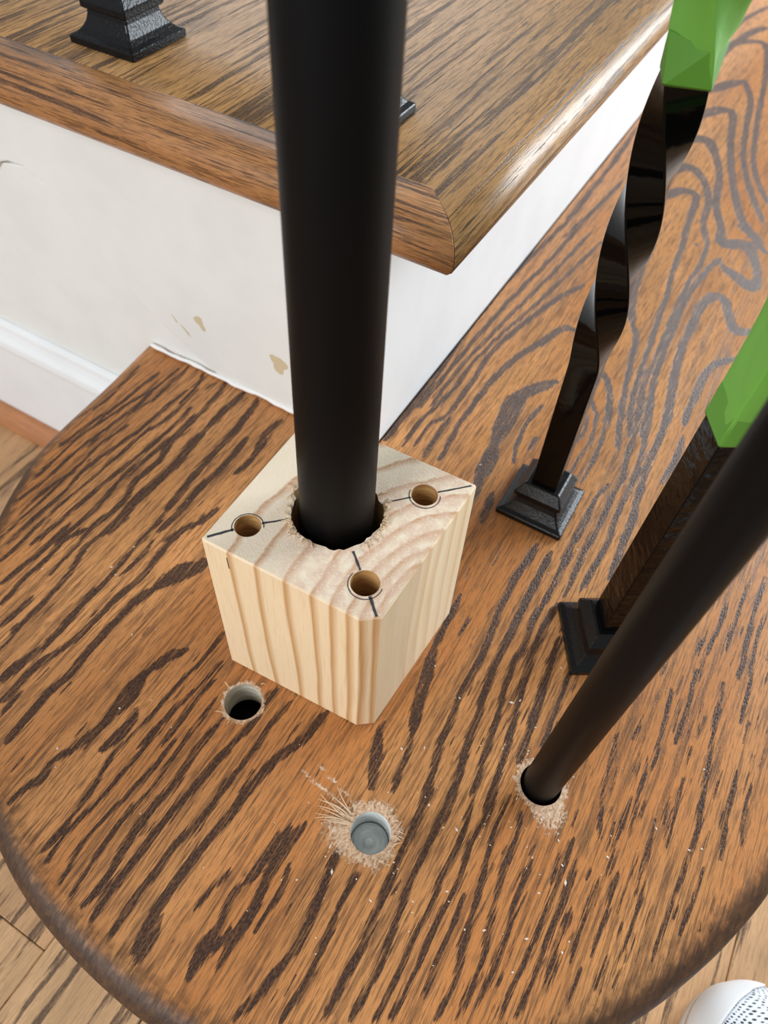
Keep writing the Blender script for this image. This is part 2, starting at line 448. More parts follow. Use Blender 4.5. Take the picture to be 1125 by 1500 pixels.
# ------------------------------------------------------------------ lower tread (starting step)
STROKES = [
(-1569,-1898,10,-1577,-1513,11,-1589,-1227,11,-1597,-980,12,-1562,-761,12),
(-1500,-1903,13,-1512,-1658,13,-1501,-1464,13,-1529,-1189,14,-1501,-978,15,-1465,-760,15,-1457,-503,15,-1438,-260,16),
(-1445,-1868,10,-1453,-1590,11,-1440,-1333,11,-1429,-1161,11,-1428,-931,11,-1417,-744,12,-1378,-596,12,-1374,-401,12,-1381,-215,12),
(-1382,-1829,16,-1360,-1607,16,-1347,-1381,16,-1334,-1122,17,-1310,-936,17,-1296,-750,17,-1291,-524,17,-1308,-383,17),
(-1271,-1760,16,-1248,-1562,16,-1247,-1357,16,-1277,-1120,16,-1251,-935,17,-1233,-733,17,-1224,-583,18,-1214,-347,17,-1235,-121,17,-1273,10,17),
(-1145,-1658,20,-1162,-1509,21,-1139,-1406,21,-1138,-1236,20,-1185,-1118,21,-1166,-903,22,-1209,-732,22,-1218,-532,23,-1221,-400,23),
(-1069,-1549,31,-1048,-1437,31,-1071,-1279,31,-1065,-1096,32,-1055,-868,32,-1076,-648,33,-1081,-514,34),
(-1081,-514,25,-1086,-361,26,-1084,-190,27,-1077,-60,27),
(-848,-1204,25,-871,-1035,25,-891,-813,26,-900,-632,27,-902,-446,27,-920,-271,27,-936,-127,27,-964,-55,26),
(-818,-1477,12,-843,-1328,12,-848,-1204,13),
(-787,-1348,22,-781,-1117,23,-791,-910,24,-775,-726,24,-782,-542,24,-795,-408,24),
(-666,-713,21,-656,-542,21,-689,-401,20,-709,-284,22,-689,-138,23),
(-661,-480,33,-695,-337,33),
(-714,-1395,21,-663,-1247,21,-613,-1146,21,-586,-1007,21),
(-1814,-1198,12,-1795,-909,12,-1758,-697,13,-1744,-441,13,-1726,-223,13),
(-1747,-1459,11,-1754,-1240,11,-1767,-991,12,-1730,-782,13,-1700,-571,13,-1647,-361,13,-1641,-123,13),
(-1718,-1654,11,-1684,-1473,11,-1689,-1155,12,-1667,-905,12,-1634,-681,13,-1581,-453,13,-1585,-253,12,-1597,-50,12),
(-1844,-1137,11,-1908,-897,12,-1860,-698,13,-1873,-457,12,-1901,-248,12),
(-1610,-1695,11,-1616,-1457,11,-1571,-1258,12),
(-1644,-1054,11,-1660,-838,12,-1636,-586,12,-1649,-388,12),
(-1399,-393,12,-1408,-181,12,-1452,-62,11),
(-1339,-188,13,-1321,-91,13),
(-1444,-2014,15,-1436,-1766,16),
(-1320,-2129,17,-1305,-1980,18,-1288,-1771,18,-1295,-1585,18),
(-1212,-2229,16,-1231,-2018,17,-1221,-1893,17,-1230,-1692,18,-1162,-1540,19),
(-1123,-1935,12,-1139,-1802,12,-1143,-1620,13),
(-1108,-2326,19,-1099,-2207,19,-1101,-2091,19),
(-1027,-2307,32,-1024,-2254,33),
(-1027,-2307,16,-1017,-2173,16,-1018,-2008,16,-1039,-1831,16,-1085,-1680,17,-1076,-1560,18),
(-998,-2428,9,-1007,-2264,9),
(-862,-2554,31,-841,-2438,31,-810,-2298,32),
(-810,-2298,22,-806,-2156,22,-821,-1957,23,-814,-1783,24),
(-814,-1783,14,-823,-1588,14,-840,-1376,15,-831,-1270,15),
(-761,-2647,17,-757,-2518,17,-753,-2384,18,-711,-2238,18,-686,-2098,18,-685,-1889,19,-657,-1685,19,-672,-1458,19,-675,-1273,20),
(-578,-2789,22,-578,-2632,22,-587,-2469,23,-570,-2330,23,-579,-2157,24,-579,-1987,25,-570,-1802,26,-533,-1659,26),
(-533,-1659,58,-470,-1496,60,-405,-1421,60,-408,-1371,56),
(-707,-2697,10,-712,-2532,11),
(-259,-2634,24,-217,-2466,24,-204,-2371,24),
(-219,-2407,48,-213,-2288,49,-226,-2120,49),
(-226,-2120,28,-181,-1978,28,-118,-1890,28),
(-131,-2558,29,-103,-2410,29,-128,-2303,29),
(-57,-2513,10,-38,-2319,10,-27,-2060,10,-2,-1884,10,-9,-1683,11),
(20,-2455,12,40,-2259,12,60,-2109,12,88,-1962,12,96,-1838,12),
(122,-2393,11,117,-2252,12,112,-2045,12,125,-1954,12),
(206,-2343,9,206,-2146,10,195,-2027,10),
(288,-2306,17,294,-2171,17),
(-765,-1713,12,-756,-1511,12,-778,-1410,12),
(-333,-3005,15,-323,-2904,15,-291,-2823,15,-297,-2715,16,-251,-2613,16,-240,-2501,16),
(-323,-2904,23,-291,-2823,23,-295,-2745,23),
(-27,-3069,11,-25,-2889,11,-29,-2740,11,-59,-2571,11,-52,-2452,12),
(23,-3105,12,3,-2963,12,28,-2801,13,43,-2623,13,47,-2417,13,36,-2292,14),
(142,-3130,10,106,-2969,10,111,-2833,11,137,-2664,11,155,-2496,11,155,-2314,11),
(227,-3161,10,202,-2999,10,193,-2817,11,210,-2620,11,213,-2433,11,194,-2240,11),
(293,-3152,16,307,-2998,17,284,-2842,17,285,-2647,18,302,-2491,18,286,-2303,19,291,-2151,19),
(373,-3166,20,359,-3041,20,366,-2892,20,372,-2689,21,389,-2513,22,404,-2347,22,421,-2192,23),
(421,-2192,17,447,-2079,17,442,-1891,18,450,-1813,18),
(488,-3194,16,481,-3021,16,484,-2907,17,491,-2719,17,523,-2562,17,525,-2397,18,529,-2272,18),
(529,-2328,13,536,-2181,13,537,-2025,13,559,-1834,14),
(617,-3174,20,598,-3011,21,594,-2902,21,593,-2778,22,615,-2599,22,631,-2453,23,640,-2293,23,664,-2137,24,727,-1978,24,754,-1788,25),
(656,-3187,25,643,-3073,25,626,-2988,26),
(903,-3054,14,882,-2907,14,861,-2798,14,864,-2693,15),
(875,-2686,26,904,-2506,27,915,-2377,27),
(974,-3025,20,973,-2885,20,974,-2731,21,950,-2622,21,953,-2502,21,967,-2324,22),
(892,-3126,21,873,-3017,22,871,-2907,22),
(743,-2899,13,765,-2771,13,781,-2677,13),
(1036,-2826,12,1036,-2621,13,1007,-2512,13),
(921,-2986,24,940,-2882,25),
(864,-2666,25,916,-2601,25),
(1150,-3135,18,1183,-3028,19,1205,-2916,19,1229,-2769,20,1218,-2630,20,1196,-2486,21,1174,-2336,21),
(1328,-3040,14,1339,-2911,15,1339,-2781,15,1321,-2627,16,1305,-2453,16,1309,-2379,16),
(1484,-2949,16,1483,-2810,16,1481,-2661,17,1472,-2470,17,1457,-2302,18,1440,-2102,18,1428,-1931,19,1428,-1834,19),
(1581,-2893,14,1586,-2759,14,1590,-2616,15,1570,-2462,15,1546,-2321,16,1538,-2156,16,1541,-2027,16,1542,-1864,17,1540,-1767,17),
(1669,-2841,11,1676,-2686,12,1672,-2549,12,1670,-2422,12,1673,-2299,12,1660,-2147,13,1668,-1999,13,1635,-1785,14),
(1729,-2798,13,1741,-2629,13,1735,-2482,13,1736,-2315,14,1744,-2152,14,1718,-2002,14,1732,-1835,15,1710,-1665,15),
(1819,-2658,10,1799,-2457,10,1799,-2327,11,1794,-2201,11),
(1899,-2707,11,1905,-2516,12,1875,-2343,12,1848,-2156,13,1796,-1875,13,1789,-1677,13),
(1978,-2661,11,1988,-2449,12,1945,-2241,12,1904,-2013,13,1904,-1859,13,1877,-1722,13),
(2039,-2575,10,2036,-2391,10,2036,-2249,11,2005,-2063,11,2012,-1896,11),
(2135,-2562,10,2145,-2358,10,2153,-2227,10,2155,-2078,10,2156,-1951,11,2147,-1704,11),
(2199,-2524,11,2211,-2364,11,2205,-2149,12,2209,-1943,12,2200,-1785,13),
(1161,-2009,28,1100,-1851,29,1051,-1732,29),
(1051,-1732,18,1046,-1678,18),
(1265,-1966,14,1242,-1811,14,1212,-1661,14),
(1212,-1661,29,1154,-1492,30,1117,-1318,31,1068,-1136,31),
(1068,-1136,18,1060,-955,18,1050,-754,19),
(1421,-1947,17,1399,-1803,17,1361,-1606,18,1340,-1393,18,1330,-1264,19,1330,-1096,19,1325,-938,19,1296,-772,20,1290,-601,20,1286,-426,21,1305,-155,22),
(1537,-1909,18,1521,-1730,19,1485,-1552,20,1461,-1369,20,1438,-1223,20,1421,-1041,21,1417,-882,21,1408,-703,22,1406,-427,23,1399,-165,23),
(1626,-1775,15,1590,-1544,16,1569,-1362,16,1531,-1189,17,1510,-1011,17,1519,-876,17,1493,-684,18,1502,-548,18,1506,-336,18,1503,-50,19),
(1503,-50,13,1515,179,13,1493,379,13,1528,568,14),
(1720,-1842,17,1699,-1643,17,1678,-1458,18,1648,-1301,18,1612,-1117,19,1577,-881,19,1567,-691,20,1581,-499,20),
(1591,-437,16,1588,-209,16,1583,-1,17,1592,241,17,1581,489,18,1593,680,18,1547,932,19,1516,1243,19,1446,1587,20),
(1760,-1500,21,1747,-1325,21,1718,-1104,22,1690,-876,23,1684,-693,23),
(1664,-348,16,1677,-119,17,1684,131,17,1663,338,17,1663,575,18,1651,833,18,1594,1212,19,1523,1567,20),
(1835,-1363,12,1826,-1158,13,1817,-941,13,1813,-856,13),
(1788,-162,22,1775,150,23,1759,418,24,1733,585,24,1701,925,25,1696,1230,26,1641,1687,27),
(1840,765,20,1859,1010,21,1840,1282,21),
(1355,459,11,1363,732,12,1333,998,12,1225,1418,13),
(1487,-140,11,1488,111,11,1486,320,11),
(1254,487,12,1265,693,12,1276,883,12,1222,1145,13,1118,1306,14),
(1174,741,12,1207,941,12,1145,1162,12),
(31,89,23,29,370,24,53,618,25,55,801,25),
(165,106,15,154,379,16,183,643,17,221,909,17),
(234,150,15,229,395,16,291,555,16,291,919,16),
(332,100,17,321,336,18,320,542,18),
(442,125,17,424,339,17,405,539,18,409,806,19,418,1037,19),
(739,98,57,739,284,57,710,483,58),
(710,483,68,683,669,69,655,914,73,685,1113,78),
(920,-193,27,881,69,27),
(789,-77,32,758,145,33),
(893,382,16,842,567,17,819,805,18,847,1021,19),
(930,547,20,935,696,20),
(19,471,16,26,889,17,1,1511,18,-1,2196,19,40,2823,21,109,3547,22),
(86,514,16,83,926,17,101,1546,18,133,2128,19,188,2724,20,231,3520,21),
(141,550,13,144,993,14,176,1516,15,241,2112,16,300,2739,17,356,3388,18),
(209,593,13,201,1103,14,238,1527,15,337,2121,16,413,2683,17,492,3309,18),
(293,672,19,290,1016,19,270,1316,20,356,1847,23,466,2294,25,584,2587,26),
(396,738,24,418,1099,26,473,1429,28,575,1699,29,641,1933,33,751,1974,39),
(611,852,46,688,1080,49,828,1311,52),
(83,3350,17,87,4072,18,101,4853,19,59,5592,20),
(162,3150,18,253,3875,19,295,4465,19),
(-22,3613,18,-44,4584,19,-37,5430,20),
(109,3547,17,97,4342,18,74,5380,20),
(485,6973,74,635,7325,82,802,7562,91),
(802,7562,40,986,7060,36,1076,6476,33,1213,5743,32,1424,5095,33,1706,4489,33),
(566,6265,66,729,6604,83,883,6594,47,1033,5900,40,1247,5130,39,1507,4437,41,1771,4139,48),
(618,5641,75,777,5808,85,936,5581,45,1112,5132,38,1229,4549,37,1439,4019,37),
(648,4808,48,771,5107,70,966,4982,44,1138,4605,34,1208,4148,32,1331,3840,33),
(756,4340,43,846,4600,59,1016,4596,39,1070,4208,32,1124,3765,31),
(346,8183,43,417,8651,67,757,8855,52,983,7833,32,1200,6410,29,1389,5491,29,1672,4854,30),
(348,8008,46,421,8707,50,525,9196,61,658,9467,73),
(251,8766,31,307,9486,36,490,10233,41),
(1083,4021,25,1152,3602,24,1187,3203,23,1256,2753,23,1288,2400,22,1331,2028,21,1377,1613,20,1422,1349,20,1502,1066,19),
(1243,4020,24,1334,3829,22,1368,3446,21,1351,3089,21,1366,2706,20,1395,2207,19,1414,1855,18,1442,1498,17,1518,1188,17),
(1508,3677,31,1451,3441,29,1404,3032,26,1414,2545,25,1438,2157,24,1476,1749,23,1537,1422,22,1583,1118,21),
(1376,4111,47,1476,3925,71,1647,4015,71,1780,3798,45,1865,3562,38,1845,3384,63,1712,3459,62,1538,3561,63),
(1997,2784,56,1893,2716,61,1808,2806,42,1700,3049,47,1599,3071,56,1540,2887,38,1542,2546,35,1552,2231,34,1594,1899,33,1650,1606,32,1706,1333,32),
(1953,2358,37,1833,2184,33,1799,1986,28,1799,1676,27,1810,1400,26),
(855,3715,44,900,3367,43,947,2912,41,1015,2560,40,1110,2314,40),
(1110,2314,27,1197,2157,25,1261,1830,23,1318,1531,23,1408,1142,22,1478,896,21),
(1071,1632,28,1197,1497,24,1339,1098,22),
(1097,1318,14,1219,1151,14),
(1504,4309,30,1697,4155,28,1868,3959,25),
(1229,3784,30,1273,3722,30),
(2638,376,14,2634,188,14,2642,-148,13,2661,-409,13),
(2550,239,12,2551,-45,11,2549,-267,11),
(2474,62,12,2471,-169,11,2460,-357,11),
(2261,-1632,8,2198,-1397,8,2168,-1076,9),
(2392,-1566,8,2370,-1350,8,2351,-1117,9),
(2695,103,11,2694,-163,11,2720,-397,11,2735,-668,10),
(2591,-475,9,2613,-786,9,2641,-1027,8,2660,-1294,8),
(2431,-475,11,2450,-749,11,2456,-968,10),
(2348,-671,9,2369,-933,9,2389,-1177,8),
(2629,-886,10,2663,-1175,10,2672,-1399,9,2680,-1610,9),
(2478,-1402,8,2493,-1615,8,2497,-1786,8),
(2540,-1128,10,2554,-1357,10,2562,-1501,9),
(2666,-1618,9,2660,-1824,9,2655,-2017,8),
(2521,-1704,8,2525,-1870,7,2529,-2029,7),
(2396,-1743,9,2399,-1945,9,2401,-2134,9),
(2316,-1859,8,2321,-2055,7,2330,-2207,7),
(2783,-941,10,2797,-1212,10,2816,-1423,9),
(2751,-1498,8,2743,-1709,7,2733,-1846,7),
(2249,-2000,9,2256,-2189,9,2262,-2367,9),
(2380,-2208,7,2374,-2360,7),
(2469,-2095,7,2461,-2251,7),
(2340,-1368,8,2344,-1594,8,2363,-1797,8),
(2863,-975,8,2873,-1167,8,2890,-1307,8)
]
STROKES = [catmull(np.array(s, float).reshape(-1, 3) * 1e-4, 4) for s in STROKES]
for s in STROKES:                                   # pointed ends
    arc = np.concatenate([[0], np.cumsum(np.hypot(*np.diff(s[:, :2], axis=0).T))])
    tip = np.minimum(arc, arc[-1] - arc) / np.maximum(2.2 * s[:, 2], 0.002)
    s[:, 2] = s[:, 2] * (0.45 + 0.55 * np.clip(tip, 0, 1))
for i in range(520):                                # short open pores of the ring-porous grain
    if i < 300:
        u_, v_ = rnd.uniform(0.185, 0.318), rnd.uniform(-0.30, 0.12)
    else:
        u_, v_ = rnd.uniform(-0.19, 0.20), rnd.uniform(-0.32, -0.01)
    ln_, sk_ = rnd.uniform(0.005, 0.017), rnd.uniform(-0.04, 0.04)
    w_ = rnd.uniform(0.00005, 0.00042) if i < 300 else rnd.uniform(-0.0001, 0.0003)
    STROKES.append(np.array([(u_, v_, w_ * .5), (u_ + sk_ * ln_ * .5, v_ + ln_ * .5, w_), (u_ + sk_ * ln_, v_ + ln_, w_ * .4)]))
R_NOSE = 0.0135
HOLES = [((0.0334, -0.1975), 0.0102), ((0.1271, -0.2194), 0.0100), ((0.1908, -0.1540), 0.0108)]
curve = catmull([(-0.2065, -0.0015), (-0.2018, -0.051), (-0.1990, -0.100), (-0.1950, -0.128), (-0.1880, -0.151), (-0.1785, -0.174),
                 (-0.1630, -0.205), (-0.1380, -0.240), (-0.1020, -0.276), (-0.0660, -0.300), (-0.0294, -0.3155), (-0.0027, -0.3250), (0.0288, -0.3315),
                 (0.0610, -0.3345), (0.0880, -0.3340), (0.1350, -0.3270), (0.1920, -0.3010), (0.2380, -0.2630), (0.2692, -0.2245),
                 (0.2870, -0.1950), (0.3000, -0.1680), (0.3113, -0.1370), (0.3200, -0.0950), (0.3250, -0.0400), (0.3270, 0.05), (0.3270, 0.30), (0.3270, 0.75), (0.3270, 1.40)], 14)
tan = np.gradient(curve, axis=0)
tan /= np.hypot(*tan.T)[:, None]
nrm = np.stack([tan[:, 1], -tan[:, 0]], 1)          # outward
if (nrm[0] @ np.array([-1, 0])) < 0:
    nrm = -nrm
inset = curve - nrm * R_NOSE
inset[0, 1] = -0.0015
back = np.array([(0.0012, 1.40), (0.0012, 0.0005), (0.0004, -0.0015)])
poly = np.vstack([inset, back])


def strokes_field(P):
    sd = np.full(len(P), -0.008)
    for s in STROKES:
        lo = s[:, :2].min(0) - 0.009
        hi = s[:, :2].max(0) + 0.009
        idx = np.nonzero((P[:, 0] > lo[0]) & (P[:, 0] < hi[0]) & (P[:, 1] > lo[1]) & (P[:, 1] < hi[1]))[0]
        if not len(idx):
            continue
        q = P[idx]
        best = np.full(len(idx), -0.008)
        for a, b in zip(s[:-1], s[1:]):
            d = b[:2] - a[:2]
            t = np.clip(((q - a[:2]) @ d) / (d @ d + 1e-12), 0, 1)
            w = a[2] + (b[2] - a[2]) * t
            dist = np.hypot(*(q - a[:2] - t[:, None] * d).T)
            best = np.maximum(best, w - dist)
        sd[idx] = np.maximum(sd[idx], best)
    # pale eye in the middle of the knot
    a = np.array((0.0920, -0.2815))
    d = np.array((0.0911, -0.2709)) - a
    t = np.clip(((P - a) @ d) / (d @ d), 0, 1)
    return np.minimum(sd, np.hypot(*(P - a - t[:, None] * d).T) - 0.0027)


def ang_noise(th, seed, k):
    r = np.random.RandomState(seed)
    out = 0
    for i in range(2, k):
        out = out + r.uniform(-1, 1) * np.cos(i * th + r.uniform(0, 6.28)) / i ** 0.6
    return out


def raw_field(P):
    raw = np.zeros(len(P))
    spec = [(HOLES[0], 0.0022, 3, None), (HOLES[1], 0.0058, 5, (-2.6, 0.009)), (HOLES[2], 0.0030, 8, (-0.9, 0.010))]
    for ((cx, cy), r), ext, seed, lobe in spec:
        d = np.hypot(P[:, 0] - cx, P[:, 1] - cy)
        th = np.arctan2(P[:, 1] - cy, P[:, 0] - cx)
        e = ext * (1 + 0.35 * ang_noise(th, seed, 14))
        if lobe:
            e = e + lobe[1] * np.exp(-((np.angle(np.exp(1j * (th - lobe[0])))) / 0.55) ** 2)
        raw = np.maximum(raw, np.clip(1.15 - (d - r) / np.maximum(e, 0.0012) * 0.75, 0, 1))
    # scratches near the holes
    for a, b, w in (((0.082, -0.212), (0.114, -0.216), .0012), ((0.088, -0.205), (0.116, -0.212), .001)):
        a = np.array(a)
        b = np.array(b)
        d = b - a
        t = np.clip(((P - a) @ d) / (d @ d), 0, 1)
        dist = np.hypot(*(P - a - t[:, None] * d).T)
        raw = np.maximum(raw, np.clip(1 - dist / w / 2, 0, 1) * 0.8)
    return raw


def build_tread():
    us = np.arange(-0.205, 0.320, 0.0010)
    vs = np.concatenate([np.arange(-0.325, 0.34, 0.0021), np.arange(0.34, 1.4, 0.006), [1.40]])
    U, V = np.meshgrid(us, vs)
    ins = np.zeros(U.shape, bool)
    a = poly
    b = np.roll(poly, -1, 0)
    for j, v in enumerate(vs):
        vv = v + 1e-7
        c = (a[:, 1] > vv) != (b[:, 1] > vv)
        xs = np.sort(a[c, 0] + (vv - a[c, 1]) / (b[c, 1] - a[c, 1]) * (b[c, 0] - a[c, 0]))
        for k in range(0, len(xs) - 1, 2):
            ins[j] |= (us > xs[k]) & (us < xs[k + 1])
    for (cx, cy), r in HOLES:
        ins &= np.hypot(U - cx, V - cy) > r
    cell = ins[:-1, :-1] & ins[1:, :-1] & ins[:-1, 1:] & ins[1:, 1:]
    nx = len(us)
    jj, ii = np.nonzero(cell)
    v00 = jj * nx + ii
    quads = np.stack([v00, v00 + 1, v00 + nx + 1, v00 + nx], 1)
    used = np.unique(quads)
    remap = np.full(U.size, -1)
    remap[used] = np.arange(len(used))
    quads = remap[quads]
    P = np.stack([U.ravel()[used], V.ravel()[used]], 1)
    # snap the ragged border to the true outline / the drilled circles
    e = np.concatenate([quads[:, [0, 1]], quads[:, [1, 2]], quads[:, [2, 3]], quads[:, [3, 0]]])
    e.sort(axis=1)
    key = e[:, 0].astype(np.int64) * len(P) + e[:, 1]
    uk, cnt = np.unique(key, return_counts=True)
    bk = uk[cnt == 1]
    bv = np.unique(np.concatenate([bk // len(P), bk % len(P)]))
    closed = np.vstack([poly, poly[:1]])
    A = closed[:-1]
    D = closed[1:] - A
    for i in bv:
        p = P[i]
        done = False
        for (cx, cy), r in HOLES:
            dx, dy = p[0] - cx, p[1] - cy
            d = math.hypot(dx, dy)
            if d < r + 0.0035:
                P[i] = (cx + dx / d * r, cy + dy / d * r)
                done = True
        if not done:
            t = np.clip(((p - A) * D).sum(1) / ((D * D).sum(1) + 1e-15), 0, 1)
            q = A + D * t[:, None]
            P[i] = q[np.argmin(((q - p) ** 2).sum(1))]
    verts = np.column_stack([P, np.zeros(len(P))])
    rim = np.zeros(len(P))
    # rim stain creeps a little onto the flat at the round end
    near = np.nonzero((P[:, 1] < 0.0))[0]
    dm = np.full(len(near), 1.0)
    sub = inset[::3]
    for s in range(0, len(sub), 16):
        blk = sub[s:s + 16]
        dm = np.minimum(dm, np.sqrt(((P[near][:, None, :] - blk[None]) ** 2).sum(2)).min(1))
    endk = np.clip((-0.06 - P[near][:, 1]) / 0.14, 0.25, 1)
    rim[near] = np.clip(1.12 - dm / 0.0125, 0, 1) * 0.46 * endk
    # bull-nosed edge
    steps = 12
    rv = []
    rr = []
    rim_k = np.clip((-0.03 - curve[:, 1]) / 0.12, 0.42, 1.0)
    for k in range(-1, steps + 1):
        th = math.pi * max(k, 0) / steps
        ring = inset + nrm * (R_NOSE * math.sin(th))
        z = -R_NOSE * (1 - math.cos(th))
        if k < 0:
            ring = inset - nrm * 0.004
            z = -0.0006
        rv.append(np.column_stack([ring, np.full(len(ring), z)]))
        rr.append(np.clip(0.40 + th * 0.6, 0, 1) * rim_k)
    ringv = np.vstack(rv)
    m = len(curve)
    base = len(verts)
    rf = []
    for k in range(steps + 1):
        for i in range(m - 1):
            p = base + k * m + i
            rf.append((p, p + 1, p + m + 1, p + m))
    bot = base + (steps + 1) * m
    allv = np.vstack([verts, ringv, np.column_stack([back, np.full(3, -2 * R_NOSE)]), np.column_stack([back, np.full(3, -0.0003)])])
    nb = base + len(ringv)
    under = [bot + i for i in range(m)] + [nb, nb + 1, nb + 2]
    faces = quads.tolist() + rf + [tuple(under)]
    faces += [(nb, nb + 1, nb + 4, nb + 3), (nb + 1, nb + 2, nb + 5, nb + 4)]
    P2 = allv[:, :2]
    grain = strokes_field(P2)
    rim_all = np.concatenate([rim, np.concatenate(rr), np.zeros(6)])
    raw = raw_field(P2)
    raw[base:] = 0
    gco = allv.copy()
    # grain lines bow around the pale wedge at the round end
    o = mesh('stair_tread', allv, faces, M_TREAD, None, True, None,
             {'gco': gco, 'grain': grain, 'rim': rim_all, 'raw': raw})
    return o


tread = build_tread()
tag(tread, 'large round-ended dark oak starting step tread with three drilled holes under the pine block', 'stair tread')


def ring_wall(name, cx, cy, r, z0, z1, mat, parent, n=40, wob=0.0, floor=None, cap=True, solid=9):
    rings = []
    for k in range(7):
        t = k / 6
        rr = r * (1 + (wob * math.sin(k * 2.4) if 0 < k else 0))
        rings.append([(cx + rr * math.cos(2 * math.pi * i / n), cy + rr * math.sin(2 * math.pi * i / n), z0 + (z1 - z0) * t) for i in range(n)])
    v, f = loft(rings, True, False)
    f = [q[::-1] for q in f]
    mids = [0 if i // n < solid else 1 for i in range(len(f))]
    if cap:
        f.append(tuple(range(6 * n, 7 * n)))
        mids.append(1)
    return mesh(name, v, f, mat, parent, True, mats=[mat, floor or mat], mids=mids)


ring_wall('hole_lining', *HOLES[0][0], HOLES[0][1] + 0.0001, -0.0001, -0.0262, M_LINE_PALE, tread, wob=0.01, floor=M_DARK, solid=5)  # lower wall and floor coloured near-black to paint the deep hole's shade
lin = ring_wall('hole_lining', *HOLES[1][0], HOLES[1][1] + 0.0001, -0.0001, -0.021, M_LINE_GREY, tread, wob=0.012)
# auger rings at the bottom of the middle hole
c1 = HOLES[1][0]
pts = []
for r_, z_ in ((0.0099, -0.0205), (0.0085, -0.0192), (0.0072, -0.0206), (0.0058, -0.0195), (0.0046, -0.0205), (0.0030, -0.0203), (0.0024, -0.0180), (0.0002, -0.0176)):
    pts.append([(c1[0] + r_ * math.cos(2 * math.pi * i / 32), c1[1] + r_ * math.sin(2 * math.pi * i / 32), z_) for i in range(32)])
v, f = loft(pts, True, False)
mesh('auger_marks', v, f, M_LINE_GREY, lin, True)
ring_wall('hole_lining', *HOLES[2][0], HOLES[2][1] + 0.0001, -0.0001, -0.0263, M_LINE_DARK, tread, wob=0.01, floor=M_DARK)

# torn fibres round the middle hole
bag = Bag()
for i in range(70):
    hole = 1 if i < 56 else (0 if i < 60 else 2)
    (hx, hy), hr = HOLES[hole]
    th = rnd.uniform(0, 6.283)
    if i < 16:
        th = math.pi + 0.05 + rnd.uniform(-0.28, 0.35)
    ln = rnd.uniform(0.0015, 0.0042) if i >= 16 else rnd.uniform(0.008, 0.021)
    r0 = hr + rnd.uniform(0.0002, 0.004)
    bend = rnd.uniform(-0.35, 0.35)
    pp = []
    for k in range(5):
        t = k / 4
        a = th + bend * t * 0.5
        rr = r0 + ln * t
        pp.append((hx + rr * math.cos(a), hy + rr * math.sin(a), 0.0004 + 0.0016 * math.sin(t * 2.6) * rnd.uniform(0.4, 1)))
    bag.add(tube(pp, [0.00022, 0.00028, 0.00024, 0.00018, 0.00008], 4))
fib = mesh('torn_fibres', bag.v, bag.f, M_FIBRE, tread)
tag(fib, 'pale torn wood fibres around the drilled holes', kind='stuff')

# loose sawdust specks
bag = Bag()
for i in range(240):
    u_ = rnd.uniform(-0.17, 0.29)
    v_ = rnd.uniform(-0.30, 0.18)
    if i > 110:
        u_ = rnd.gauss(0.17, 0.07)
        v_ = rnd.gauss(-0.20, 0.05)
    if not (-0.165 < u_ < 0.29 and v_ > -0.28 and math.hypot(u_ - 0.06, min(v_ + 0.06, 0)) < 0.235):
        continue
    if -0.02 < u_ < 0.11 and -0.20 < v_ < -0.08 or (u_ < 0.005 and v_ > -0.005):
        continue
    if any(math.hypot(u_ - h[0][0], v_ - h[0][1]) < h[1] + 0.001 for h in HOLES):
        continue
    r_ = rnd.uniform(0.0002, 0.0005) * (1.5 if rnd.random() < .1 else 1)
    a_ = rnd.uniform(0, 3.14)
    e_ = rnd.uniform(0.6, 2.4)
    c_, s_ = math.cos(a_), math.sin(a_)
    vs_ = [(u_ + r_ * (x * e_ * c_ - y * s_), v_ + r_ * (x * e_ * s_ + y * c_), 0.0001 + (z + 1) * r_ * 0.5)
           for x, y, z in ((1, 0, -1), (0, 1, -1), (-1, 0, -1), (0, -1, -1), (0.2, 0.1, 1))]
    bag.add((vs_, [(0, 1, 4), (1, 2, 4), (2, 3, 4), (3, 0, 4), (3, 2, 1, 0)]))
dust = mesh('sawdust', bag.v, bag.f, M_DUST)
tag(dust, 'scattered pale sawdust specks lying on the starting step tread', 'sawdust', kind='stuff')

# curved riser under the round end, set back from the nosing
inner = curve - nrm * 0.030
inner = inner[(inner[:, 1] < -0.004) | (inner[:, 0] > 0.2)]
rv = np.vstack([np.column_stack([inner, np.full(len(inner), -0.0275)]), np.column_stack([inner, np.full(len(inner), -0.2)])])
m_ = len(inner)
cr = mesh('trim_1', rv, [(i, i + 1, i + 1 + m_, i + m_) for i in range(m_ - 1)], M_RISER, None, True)
sol = cr.modifiers.new('thickness', 'SOLIDIFY')
sol.thickness = 0.012
sol.offset = 0
tag(cr, 'white curved riser below the round starting step', kind='structure')

# ------------------------------------------------------------------ white stair side and riser
wall_l = box('wall_left', -1.3, -0.0203, 0.0, 0.04, -0.2, 0.1745, M_WHITE)
tag(wall_l, 'white painted stair side below the upper tread', kind='structure')
wall_r = box('wall_right', -0.02, 0.0, -0.0012, 1.5, 0.0003, 0.1745, M_RISER, bev=0.0006)
tag(wall_r, 'white painted riser between the two treads', kind='structure')
